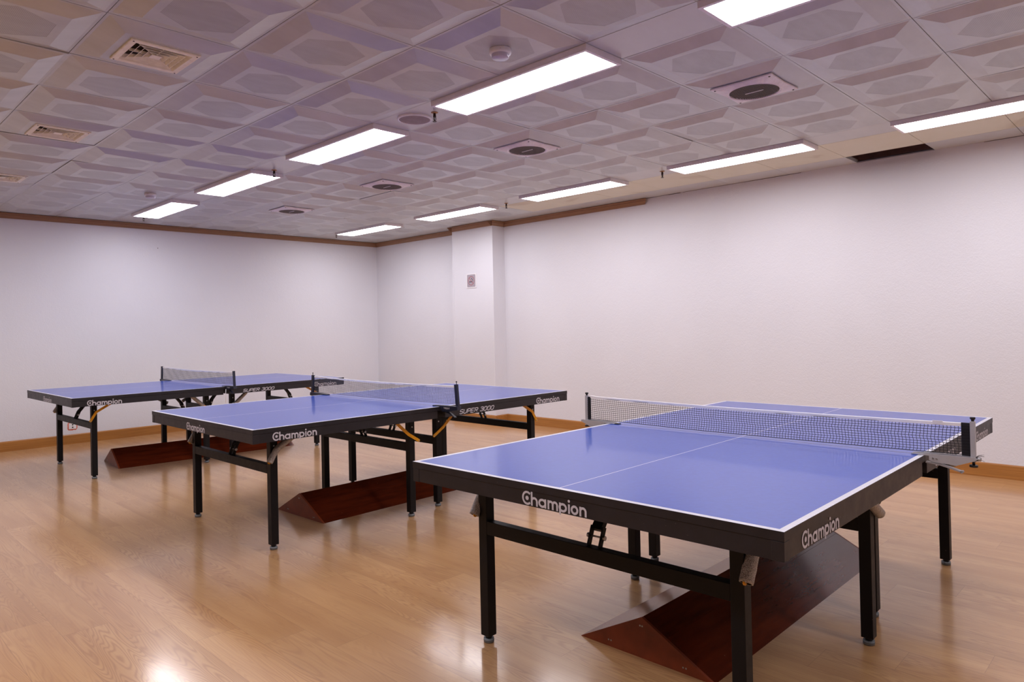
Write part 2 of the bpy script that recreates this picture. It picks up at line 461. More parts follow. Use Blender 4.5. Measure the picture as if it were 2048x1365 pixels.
# skirting
BH, BT = 0.115, 0.014
bp = lambda s: [(0, 0), (s * BT, 0), (s * BT, BH - .01), (s * BT * .6, BH), (0, BH)]
bm = bmesh.new(); prism(bm, [(YB + q[0], q[1]) for q in bp(-1)], 'X', XL, XR); struct(bm_obj('baseboard_back', bm, 'basex'))
bm = bmesh.new()
prism(bm, [(XR + q[0], q[1]) for q in bp(-1)], 'Y', YF, PY0 - BT)
prism(bm, [(XR + q[0], q[1]) for q in bp(-1)], 'Y', PY1 + BT, YB - BT)
prism(bm, [(PX + q[0], q[1]) for q in bp(-1)], 'Y', PY0 - BT, PY1 + BT)
prism(bm, [(PY0 + q[0], q[1]) for q in bp(-1)], 'X', PX, XR)
prism(bm, [(PY1 + q[0], q[1]) for q in bp(1)], 'X', PX, XR)
struct(bm_obj('baseboard_right', bm, 'base'))
bm = bmesh.new(); prism(bm, [(XL + q[0], q[1]) for q in bp(1)], 'Y', YF, YB - BT); struct(bm_obj('baseboard_left', bm, 'base'))
bm = bmesh.new(); prism(bm, [(YF + q[0], q[1]) for q in bp(1)], 'X', XL + BT, XR - BT); struct(bm_obj('baseboard_front', bm, 'basex'))
# cornice
Z0, Z1 = 2.655, H - .004
cp = [(0, Z0), (-.016, Z0), (-.020, Z0 + .014), (-.034, Z0 + .034), (-.037, Z0 + .048), (-.046, Z0 + .052), (-.048, Z1), (0, Z1)]
bm = bmesh.new(); prism(bm, [(YB + a, z) for a, z in cp], 'X', XL, XR); struct(bm_obj('trim_1', bm, 'trimx'))
def mitred(bm, x, s, y0, y1, m0, m1):
    """cornice along Y with wall plane x; ends shifted by m*depth"""
    A = [bm.verts.new((x + a * s, y0 - a * m0, z)) for a, z in cp]; B = [bm.verts.new((x + a * s, y1 - a * m1, z)) for a, z in cp]
    n = len(cp); fs = [bm.faces.new(A), bm.faces.new(B[::-1])]
    for i in range(n): fs.append(bm.faces.new((A[i], A[(i + 1) % n], B[(i + 1) % n], B[i])))
    bmesh.ops.recalc_face_normals(bm, faces=fs)
bm = bmesh.new()
mitred(bm, XR, 1, 4.405, PY0, -1, 1 if False else 0)
mitred(bm, XR, 1, PY1, YB, 0, 0)
mitred(bm, PX, 1, PY0, PY1, -1 * -1, -1)
for y, sgn in ((PY0, 1), (PY1, -1)):
    A = [bm.verts.new((PX + a, y + a * sgn, z)) for a, z in cp]; B = [bm.verts.new((XR, y + a * sgn, z)) for a, z in cp]
    n = len(cp); fs = [bm.faces.new(A), bm.faces.new(B[::-1])]
    for i in range(n): fs.append(bm.faces.new((A[i], A[(i + 1) % n], B[(i + 1) % n], B[i])))
    bmesh.ops.recalc_face_normals(bm, faces=fs)
struct(bm_obj('trim_2', bm, 'trim'))
# dark gap line with crumbs where ceiling meets the right wall
bm = bmesh.new()
yy = -2.7
while yy < 4.38:
    w = random.uniform(.1, .5); y2 = min(yy + w, 4.39)
    if not (HY0 - .02 < y2 and yy < HY1 + .02):
        t = random.uniform(.002, .005)
        box(bm, (XR - t, yy, H - t * .8), (XR, y2, H + .002))
    yy = y2 + random.choice((0, 0, .03))
struct(bm_obj('trim_3', bm, 'bronze'))
# corner guards on the pillar
for nm, y, s in (('corner_guard', PY0, -1), ('corner_guard', PY1, 1)):
    bm = bmesh.new(); t = .0035
    zt = 2.125 if s < 0 else 2.10
    prism(bm, [(PX - t, y - s * .024), (PX - t, y + s * t), (PX + .024, y + s * t), (PX + .024, y), (PX, y), (PX, y - s * .024)], 'Z', BH, zt)
    tag(bm_obj(nm, bm, 'wall'), 'white painted corner strip on the %s edge of the wall pillar' % ('right' if s < 0 else 'left'), 'corner guard', 'corner strips on the pillar')

# ---------------------------------------------------------------- ceiling lights
def make_light():
    t = empty('ceiling_light', (0, 0, 0), 'x', 'ceiling light', 'long white ceiling lights')
    L, W, D, e = 2 * T - .006, SW - .004, .032, .019
    bm = bmesh.new(); x, y = W / 2, L / 2
    o = [(-x, -y), (x, -y), (x, y), (-x, y)]; i_ = [(-x + e, -y + e), (x - e, -y + e), (x - e, y - e), (-x + e, y - e)]
    for k in range(4):
        k2 = (k + 1) % 4
        face(bm, ((*o[k], 0), (*o[k2], 0), (*o[k2], -D), (*o[k], -D)))
        face(bm, ((*o[k], -D), (*o[k2], -D), (*i_[k2], -D), (*i_[k], -D)))
        face(bm, ((*i_[k], -D), (*i_[k2], -D), (*i_[k2], -D + .003), (*i_[k], -D + .003)))
    face(bm, [(*q, 0) for q in o])
    bmesh.ops.remove_doubles(bm, verts=bm.verts, dist=1e-5); bmesh.ops.recalc_face_normals(bm, faces=bm.faces)
    bm_obj('frame', bm, 'lampframe', t)
    bm = bmesh.new(); face(bm, [(*q, -D + .002) for q in i_[::-1]]); face(bm, [(*q, -D + .004) for q in i_])
    bm_obj('diffuser', bm, 'emit', t)
    return t
xs = (0.0634 + SW / 2, 2.819 + SW / 2, 5.575 + SW / 2)  # left row and first light of each row: unseen, added for room brightness
starts = {-8: None, -5: None, -2: None, 1: None, 4: None, 7: None}
names = {
 (1, -5): 'long glowing ceiling light cut off by the top edge of the photo', (1, -2): 'largest fully visible ceiling light, sprinkler and round speaker by its far end',
 (1, 1): 'second whole light of the middle row, round speaker by its near end', (1, 4): 'third whole light of the middle row, between two sprinklers',
 (1, 7): 'farthest light of the middle row, white smoke detector beside it',
 (2, -5): 'ceiling light nearest the right edge, over the cream boards by the missing panel', (2, -2): 'light of the right row just left of the missing ceiling panel',
 (2, 1): 'light of the right row above the end of the brown cornice', (2, 4): 'light of the right row nearest the pillar top', (2, 7): 'farthest light of the right row, nearest the room corner'}
L0 = None
for i, xx in enumerate(xs):
    for n, j in enumerate(starts):
        lab = names.get((i, j), 'added long white ceiling light brightening the room from outside the picture, %s of the %s row' % (('first', 'second', 'third', 'fourth', 'fifth', 'sixth')[n], ('left', 'middle', 'right')[i]))
        loc = (xx, GY + T * (j + 1), H - .0005)
        if L0 is None: L0 = make_light(); L0.location = loc; L0['label'] = lab
        else: dup(L0, loc, 0, lab)

# ---------------------------------------------------------------- 4-way vents
def make_vent():
    t = empty('air_vent', (0, 0, 0), 'x', 'ceiling vent', 'cream louvred vents')
    s = .162
    bm = bmesh.new()
    def ring(a, za, b, zb, mi=0):
        for k in range(4):
            c = [(-1, -1), (1, -1), (1, 1), (-1, 1)]; p, q = c[k], c[(k + 1) % 4]
            face(bm, ((p[0] * a, p[1] * a, za), (q[0] * a, q[1] * a, za), (q[0] * b, q[1] * b, zb), (p[0] * b, p[1] * b, zb)), mi)
    ring(s, 0, s, -.006); ring(s, -.006, s - .004, -.009); ring(s - .004, -.009, s - .03, -.008); ring(s - .03, -.008, s - .050, .020)
    bm_obj('rim', bm, 'vent', t)
    for k, a in enumerate((.108, .080, .052)):
        bm = bmesh.new()
        ring(a, -.006, a - .020, .018); ring(a, -.006, a - .0025, -.006); ring(a - .0025, -.006, a - .0225, .018)
        bm_obj('louvre', bm, 'vent', t)
    bm = bmesh.new(); box(bm, (-.024, -.024, -.006), (.024, .024, -.004)); ring(.024, -.005, .010, .016); bm_obj('centre_plate', bm, 'vent', t)
    bm = bmesh.new()
    for k in range(4):
        a = math.pi / 2 * k
        d = Vector((math.cos(a), math.sin(a), 0)); bar(bm, d * .02 + Vector((0, 0, .005)), d * .122 + Vector((0, 0, .005)), .014, .002, (-d.y, d.x, 0))
        d = Vector((math.cos(a + math.pi / 4), math.sin(a + math.pi / 4), 0)); bar(bm, d * .03 + Vector((0, 0, .005)), d * .165 + Vector((0, 0, .005)), .014, .002, (-d.y, d.x, 0))
    bm_obj('brace', bm, 'vent', t)
    bm = bmesh.new(); ring(.126, .0205, 0.0001, .0205); bm_obj('duct_shadow_plate', bm, 'ventdark', t)  # dark sheet painted as the shade behind the louvres
    for a, b in ((-1, -1), (1, -1), (1, 1), (-1, 1)):
        bm = bmesh.new(); cyl(bm, (a * .148, b * .148, -.0105), (a * .148, b * .148, -.006), .004, 8); bm_obj('screw', bm, 'bronze', t)
    return t
ZT = H - .026
VX = GX + T / 2
v0 = make_vent(); v0.location = (VX, GY + .5 * T, ZT); v0['label'] = 'cream square louvred vent, nearest and largest of three on the left ceiling'
dup(v0, (VX, GY + 3.5 * T, ZT), 0, 'cream louvred vent near the left edge, middle one of the three')
dup(v0, (VX, GY + 6.5 * T, ZT), 0, 'farthest cream louvred vent, cut off by the left photo edge')

# ---------------------------------------------------------------- round fans
def make_fan():
    t = empty('exhaust_fan', (0, 0, 0), 'x', 'ceiling fan', 'square white exhaust fans with round grilles')
    s, r = .186, .142; N = 48
    bm = bmesh.new()
    def sq(a, s):   # square outline with slightly bowed-in sides
        c, d = math.cos(a), math.sin(a); m = max(abs(c), abs(d)); k = 1 - .05 * (1 - (min(abs(c), abs(d)) / m)) ; return (c / m * s * k, d / m * s * k)
    rings = [[(*sq(2 * math.pi * i / N + math.pi / 4, s), 0) for i in range(N)], [(*sq(2 * math.pi * i / N + math.pi / 4, s), -.008) for i in range(N)],
             [((r + .014) * math.cos(2 * math.pi * i / N + math.pi / 4), (r + .014) * math.sin(2 * math.pi * i / N + math.pi / 4), -.022) for i in range(N)],
             [((r + .006) * math.cos(2 * math.pi * i / N + math.pi / 4), (r + .006) * math.sin(2 * math.pi * i / N + math.pi / 4), -.018) for i in range(N)],
             [((r) * math.cos(2 * math.pi * i / N + math.pi / 4), (r) * math.sin(2 * math.pi * i / N + math.pi / 4), -.022) for i in range(N)],
             [((r - .003) * math.cos(2 * math.pi * i / N + math.pi / 4), (r - .003) * math.sin(2 * math.pi * i / N + math.pi / 4), .02) for i in range(N)]]
    V = [[bm.verts.new(p) for p in R] for R in rings]
    for A, B in zip(V, V[1:]):
        for i in range(N): bm.faces.new((A[i], A[(i + 1) % N], B[(i + 1) % N], B[i]))
    bmesh.ops.recalc_face_normals(bm, faces=bm.faces)
    bm_obj('cover_plate', bm, 'fanw', t)
    bm = bmesh.new()
    for i in range(-13, 14):
        y = i * .0102; h = math.sqrt(max(0, (r - .004) ** 2 - y * y)); box(bm, (-h, y - .0019, -.02), (h, y + .0019, -.010))
    box(bm, (-.003, -r + .004, -.012), (.003, r - .004, -.008))
    bm_obj('grille', bm, 'grille', t)
    bm = bmesh.new(); box(bm, (-.004, -.055, -.0225), (.004, .055, -.0195)); bm_obj('light_bar', bm, 'fanw', t)
    bm = bmesh.new(); cyl(bm, (0, 0, .012), (0, 0, .014), r, 32); cyl(bm, (0, 0, -.006), (0, 0, .012), .055, 24); bm_obj('housing', bm, 'ventdark', t)  # dark colour carries the shade of the fan cavity
    for a, b in ((-1, -1), (1, -1), (1, 1), (-1, 1)):
        bm = bmesh.new(); cyl(bm, (a * .165, b * .165, -.014), (a * .165, b * .165, -.007), .006, 8); bm_obj('screw', bm, 'bronze', t)
    return t
FX = 3.1309 + 1.5 * T
fz = ZT - .003
f0 = make_fan(); f0.location = (FX, GY - 2.5 * T, fz); f0.rotation_euler = (0, 0, 0); f0['label'] = 'white square fan with round dark grille, nearest of the four'
dup(f0, (FX, GY + .5 * T, fz), 0, 'white square exhaust fan, second nearest of the four, above the middle of the photo')
dup(f0, (FX, GY + 3.5 * T, fz), 0, 'white square exhaust fan, third of the four from the camera')
dup(f0, (FX, GY + 6.5 * T, fz), 0, 'white square exhaust fan farthest from the camera, nearest the back wall')

# ---------------------------------------------------------------- smoke detectors, speaker, sprinklers
def make_smoke():
    t = empty('smoke_detector', (0, 0, 0), 'x', 'smoke detector', 'white round smoke detectors')
    bm = bmesh.new(); lathe(bm, [(0, 0), (.054, 0), (.055, -.004), (.055, -.02), (.052, -.026), (0, -.026)]); bm_obj('base', bm, 'whitep', t)
    bm = bmesh.new(); lathe(bm, [(.044, -.026), (.043, -.042), (.040, -.046), (0, -.046)]); bm_obj('sensor_cap', bm, 'clear', t)
    bm = bmesh.new(); cyl(bm, (-.0395, -.038, -.014), (-.0385, -.0375, -.014), .0022, 8); bm_obj('indicator', bm, 'red', t)
    return t
SX = 2.208 + T / 2
s0 = make_smoke(); s0.location = (SX, GY - 1.5 * T, ZT + .0013); s0['label'] = 'white round smoke detector nearest the camera, beside the largest ceiling light'
dup(s0, (SX, GY + 6.5 * T, ZT + .0013), 0, 'small white round smoke detector beside the farthest light of the middle row')
t = empty('ceiling_speaker', (2.965, 3.705, H), 'round grey ceiling speaker with white rim between two ceiling lights', 'speaker')
bm = bmesh.new(); lathe(bm, [(.116, 0), (.117, -.006), (.113, -.013), (.106, -.014), (.104, -.010)], seg=48); bm_obj('rim', bm, 'whitep', t)
bm = bmesh.new(); lathe(bm, [(.105, -.010), (.07, -.013), (0, -.014)], seg=48); bm_obj('speaker_grille', bm, 'cloth', t)
def make_sprinkler():
    t = empty('sprinkler', (0, 0, 0), 'x', 'sprinkler', 'ceiling sprinklers')
    bm = bmesh.new(); lathe(bm, [(0, 0), (.024, 0), (.022, -.003), (.012, -.006), (0, -.006)], seg=20); bm_obj('rosette', bm, 'copper', t)
    bm = bmesh.new(); cyl(bm, (0, 0, -.004), (0, 0, -.022), .009, 10); cyl(bm, (0, 0, -.022), (0, 0, -.03), .011, 6)
    for s in (-1, 1):
        bar(bm, (s * .008, 0, -.028), (s * .012, 0, -.042), .003, .003); bar(bm, (s * .012, 0, -.042), (s * .002, 0, -.058), .003, .003)
    cyl(bm, (0, 0, -.03), (0, 0, -.055), .003, 8)
    bm_obj('body', bm, 'bronze', t)
    bm = bmesh.new(); cyl(bm, (0, 0, -.058), (0, 0, -.0605), .014, 12); bm_obj('deflector', bm, 'bronze', t)
    return t
sp = [((2.985, 3.52), 'dark sprinkler next to the round ceiling speaker'), ((2.995, 5.72), 'sprinkler between second and third lights of the middle row'),
      ((2.99, 8.96), 'sprinkler just past the farthest light of the middle row'), ((5.73, 3.50), 'sprinkler at the far end of the light left of the missing panel'),
      ((5.80, 5.60), 'sprinkler at the near end of the light nearest the pillar top'), ((5.66, 8.96), 'sprinkler just past the farthest light of the right row')]
p0 = None
for (q, lab) in sp:
    if p0 is None: p0 = make_sprinkler(); p0.location = (*q, H); p0['label'] = lab
    else: dup(p0, (*q, H), 0, lab)

# ---------------------------------------------------------------- sign, outlet, nail
t = empty('no_smoking_sign', (PX, 7.068, 1.94), 'small grey no smoking sign with red crossed circle on the white pillar', 'sign')
bm = bmesh.new(); box(bm, (-.006, -.100, -.100), (0, .100, .100), 0, .0015); bm_obj('plate', bm, 'whitep', t)
bm = bmesh.new(); N = 8; rr = .014; hw, hh = .082, .086; pr = []
for cx, cy_, a0 in ((hw - rr, hh - rr, 0), (-hw + rr, hh - rr, 90), (-hw + rr, -hh + rr, 180), (hw - rr, -hh + rr, 270)):
    for k in range(N + 1):
        a = math.radians(a0 + 90 * k / N); pr.append((cx + rr * math.cos(a), cy_ + rr * math.sin(a)))
prism(bm, pr, 'X', -.0072, -.006); bm_obj('face', bm, 'signg', t)
bm = bmesh.new()
def ringx(bm, x, cy, cz, ro, ri, n=40, th=.0006, sy=1.0):
    for k in range(n):
        a, b = 2 * math.pi * k / n, 2 * math.pi * (k + 1) / n
        face(bm, [(x, cy + sy * ro * math.cos(a), cz + ro * math.sin(a)), (x, cy + sy * ro * math.cos(b), cz + ro * math.sin(b)), (x, cy + sy * ri * math.cos(b), cz + ri * math.sin(b)), (x, cy + sy * ri * math.cos(a), cz + ri * math.sin(a))])
ringx(bm, -.0084, 0, 0, .062, .056)
bar(bm, (-.0084, .042, .042), (-.0084, -.042, -.042), .006, .0003, (1, 0, 0))
bm_obj('prohibition_ring', bm, 'red', t)
bm = bmesh.new()
bar(bm, (-.0078, .040, -.014), (-.0078, -.026, -.014), .012, .0004, (1, 0, 0))
pts = [(-.026, -.004), (-.03, .012), (-.018, .02), (-.012, .03), (.002, .034)]
for a, b in zip(pts, pts[1:]): bar(bm, (-.0078, a[0], a[1]), (-.0078, b[0], b[1]), .009, .0004, (1, 0, 0))
bm_obj('cigarette_symbol', bm, 'signd', t)

t = empty('power_outlet', (2.361, YB, .212), 'white wall socket with smeared orange-red paint around it, low on the back wall', 'wall socket')
bm = bmesh.new(); box(bm, (-.040, -.008, -.035), (.040, 0, .035), 0, .003); bm_obj('face_plate', bm, 'whitep', t)
for cz in (-.014, .016):
    bm = bmesh.new(); cyl(bm, (0, -.0088, cz), (0, -.0078, cz), .0085, 14); bm_obj('socket_hole', bm, 'plastic', t)
bm = bmesh.new(); N = 48; random.seed(3)
def sup(a, w, h): c, s = math.cos(a), math.sin(a); k = (abs(c) ** 4 + abs(s) ** 4) ** -.25; return (c * k * w, s * k * h)
O = []; I = []
for k in range(N):
    a = 2 * math.pi * k / N; w = random.uniform(-.003, .003)
    O.append(sup(a, .053 + w, .050 + w)); I.append(sup(a, .0395, .0345))
for k in range(N):
    k2 = (k + 1) % N; face(bm, [(O[k][0], -.0009, O[k][1]), (O[k2][0], -.0009, O[k2][1]), (I[k2][0], -.0009, I[k2][1]), (I[k][0], -.0009, I[k][1])])
bm_obj('paint_smear', bm, 'redpaint', t)
bm = bmesh.new(); cyl(bm, (0, 0, 0), (0, -.012, 0), .002, 8); cyl(bm, (0, -.012, 0), (0, -.0135, 0), .005, 10)
tag(bm_obj('wall_nail', bm, 'bronze', loc=(3.369, YB, 2.418)), 'tiny dark nail high on the back wall below the cornice', 'nail')

# ---------------------------------------------------------------- stroke lettering
def arc(cx, cy, rx, ry, a0, a1, n=14):
    return [(cx + rx * math.cos(math.radians(a0 + (a1 - a0) * k / n)), cy + ry * math.sin(math.radians(a0 + (a1 - a0) * k / n))) for k in range(n + 1)]
def glyphs_champion():
    """returns strokes (points) and dots, in metres; total length .282, cap .048, x-height .031"""
    w = .0078; st = []; dots = []; xh = .031; cap = .0475; r = .0150
    h2 = xh / 2 - w / 2
    # C with a dot inside
    st.append((arc(.0255, .0235, .0200, .0205, 46, 314, 26), .0074)); dots.append((.0262, .0235, .0076))
    x = .0475
    st.append(([(x, 0), (x, cap)], w)); st.append(([(x, h2)] + arc(x + .012, xh - w / 2 - .0105, .012, .0105, 180, 0) + [(x + .024, 0)], w)); x += .024 + w / 2 + .006
    # a
    st.append((arc(x + r, xh / 2, r - w / 2 + .003, h2, 0, 360, 26), w)); st.append(([(x + 2 * r - w / 2 + .003, 0), (x + 2 * r - w / 2 + .003, xh)], w)); x += 2 * r + .003 + .006
    # m
    st.append(([(x + w / 2, 0), (x + w / 2, xh)], w))
    for k in range(2):
        q = x + w / 2 + k * .0195
        st.append(([(q, h2)] + arc(q + .00975, xh - w / 2 - .009, .00975, .009, 180, 0) + [(q + .0195, 0)], w))
    x += w + .039 + .005
    # p
    st.append(([(x + w / 2, -.0085), (x + w / 2, xh)], w)); st.append((arc(x + r + .001, xh / 2, r - w / 2 + .003, h2, 0, 360, 26), w)); x += 2 * r + .006 + .003
    # i
    st.append(([(x + w / 2, 0), (x + w / 2, xh)], w)); dots.append((x + w / 2, .041, .0048)); x += w + .0045
    # o
    st.append((arc(x + r, xh / 2, r - w / 2 + .001, h2, 0, 360, 26), w)); x += 2 * r + .0055
    # n
    st.append(([(x + w / 2, 0), (x + w / 2, xh)], w)); st.append(([(x + w / 2, h2)] + arc(x + w / 2 + .011, xh - w / 2 - .0105, .011, .0105, 180, 0) + [(x + w / 2 + .022, 0)], w)); x += w + .022
    return st, dots, x
def font_caps(text, h, w, adv, lw, shear=0.0):
    st = []; x = 0
    r = w * .45
    for ch in text:
        S_ = lambda p: st.append(([(x + a + b * shear, b) for a, b in p], lw))
        if ch == ' ': x += adv * .55; continue
        if ch == 'S': S_([(w, h * .86)] + [(w * .8, h)] + [(w * .2, h), (0, h * .85), (0, h * .62), (w * .2, h * .5), (w * .8, h * .5), (w, h * .38), (w, h * .15), (w * .8, 0), (w * .2, 0), (0, h * .14)])
        elif ch == 'U': S_([(0, h), (0, h * .2), (w * .2, 0), (w * .8, 0), (w, h * .2), (w, h)])
        elif ch == 'P': S_([(0, 0), (0, h), (w * .8, h), (w, h * .85), (w, h * .58), (w * .8, h * .43), (0, h * .43)])
        elif ch == 'E': S_([(w, h), (0, h), (0, 0), (w, 0)]); S_([(0, h * .5), (w * .85, h * .5)])
        elif ch == 'R': S_([(0, 0), (0, h), (w * .8, h), (w, h * .85), (w, h * .62), (w * .8, h * .47), (0, h * .47)]); S_([(w * .5, h * .47), (w, 0)])
        elif ch == '3': S_([(0, h * .88), (w * .2, h), (w * .8, h), (w, h * .85), (w, h * .65), (w * .8, h * .52), (w * .35, h * .52)]); S_([(w * .8, h * .52), (w, h * .38), (w, h * .15), (w * .8, 0), (w * .2, 0), (0, h * .12)])
        elif ch in '0O': S_([(w * .22, 0), (w * .78, 0), (w, h * .2), (w, h * .8), (w * .78, h), (w * .22, h), (0, h * .8), (0, h * .2), (w * .22, 0), (w * .4, 0)])
        elif ch == 'T': S_([(0, h), (w, h)]); S_([(w / 2, h), (w / 2, 0)])
        elif ch == 'M': S_([(0, 0), (0, h), (w / 2, h * .35), (w, h), (w, 0)])
        elif ch == 'N': S_([(0, 0), (0, h), (w, 0), (w, h)])
        x += adv
    return st, [], x
def strokes_mesh(bm, st, dots, M, th=.0006):
    """M maps (u,v,n) -> 3D"""
    def poly(pts):
        bm.faces.new([bm.verts.new(M(p[0], p[1], th)) for p in pts])
    for pts, w in st:
        th += .00005
        P = [Vector(p) for p in pts]; n = len(P); closed = (P[0] - P[-1]).length < 1e-6
        Lf, Rt = [], []
        for i in range(n):
            if closed and i in (0, n - 1): a, b = P[-2], P[1]
            else: a, b = P[max(i - 1, 0)], P[min(i + 1, n - 1)]
            d1 = (P[i] - a).normalized() if (P[i] - a).length > 1e-9 else None; d2 = (b - P[i]).normalized() if (b - P[i]).length > 1e-9 else None
            d = ((d1 or d2) + (d2 or d1)).normalized(); nn = Vector((-d.y, d.x))
            k = 1.0
            if d1 and d2: k = 1 / max(.5, nn.dot(Vector((-d1.y, d1.x))))
            Lf.append(P[i] + nn * w / 2 * k); Rt.append(P[i] - nn * w / 2 * k)
        for i in range(n - 1): poly([Lf[i], Rt[i], Rt[i + 1], Lf[i + 1]])
    for cx, cy, r in dots: poly([(cx + r * math.cos(2 * math.pi * k / 20), cy + r * math.sin(2 * math.pi * k / 20)) for k in range(20)])
    bmesh.ops.remove_doubles(bm, verts=bm.verts, dist=1e-6)
def champion_mesh():
    st, dots, L = glyphs_champion(); k = .282 / (L - .001)
    bm = bmesh.new(); strokes_mesh(bm, [([(a * k, b * 1.0) for a, b in p], w) for p, w in st], [(a * k, b, r) for a, b, r in dots], lambda u, v, n: (u, -n, v))
    me = bpy.data.meshes.new('lettering'); bm.to_mesh(me); bm.free(); me.materials.append(MT['letter']); return me
def caps_mesh(text, h, w, adv, lw, shear, length, mat='letter'):
    st, d, L = font_caps(text, h, w, adv, lw, shear); L = L - (adv - w); k = length / L
    bm = bmesh.new(); strokes_mesh(bm, [([(a * k, b) for a, b in p], w_) for p, w_ in st], [], lambda u, v, n: (u, -n, v))
    me = bpy.data.meshes.new('lettering'); bm.to_mesh(me); bm.free(); me.materials.append(MT[mat]); return me
ME_CH = champion_mesh(); ME_SU = caps_mesh('SUPER 3000', .028, .0255, .0335, .0054, .42, .335); ME_TM = caps_mesh('TMOUNT', .0105, .009, .0125, .0022, 0, .062)
def put_text(me, parent, loc, rz, name='lettering'):
    o = bpy.data.objects.new(name, me); COL.objects.link(o); o.parent = parent; o.location = loc; o.rotation_euler = (0, 0, rz); return o

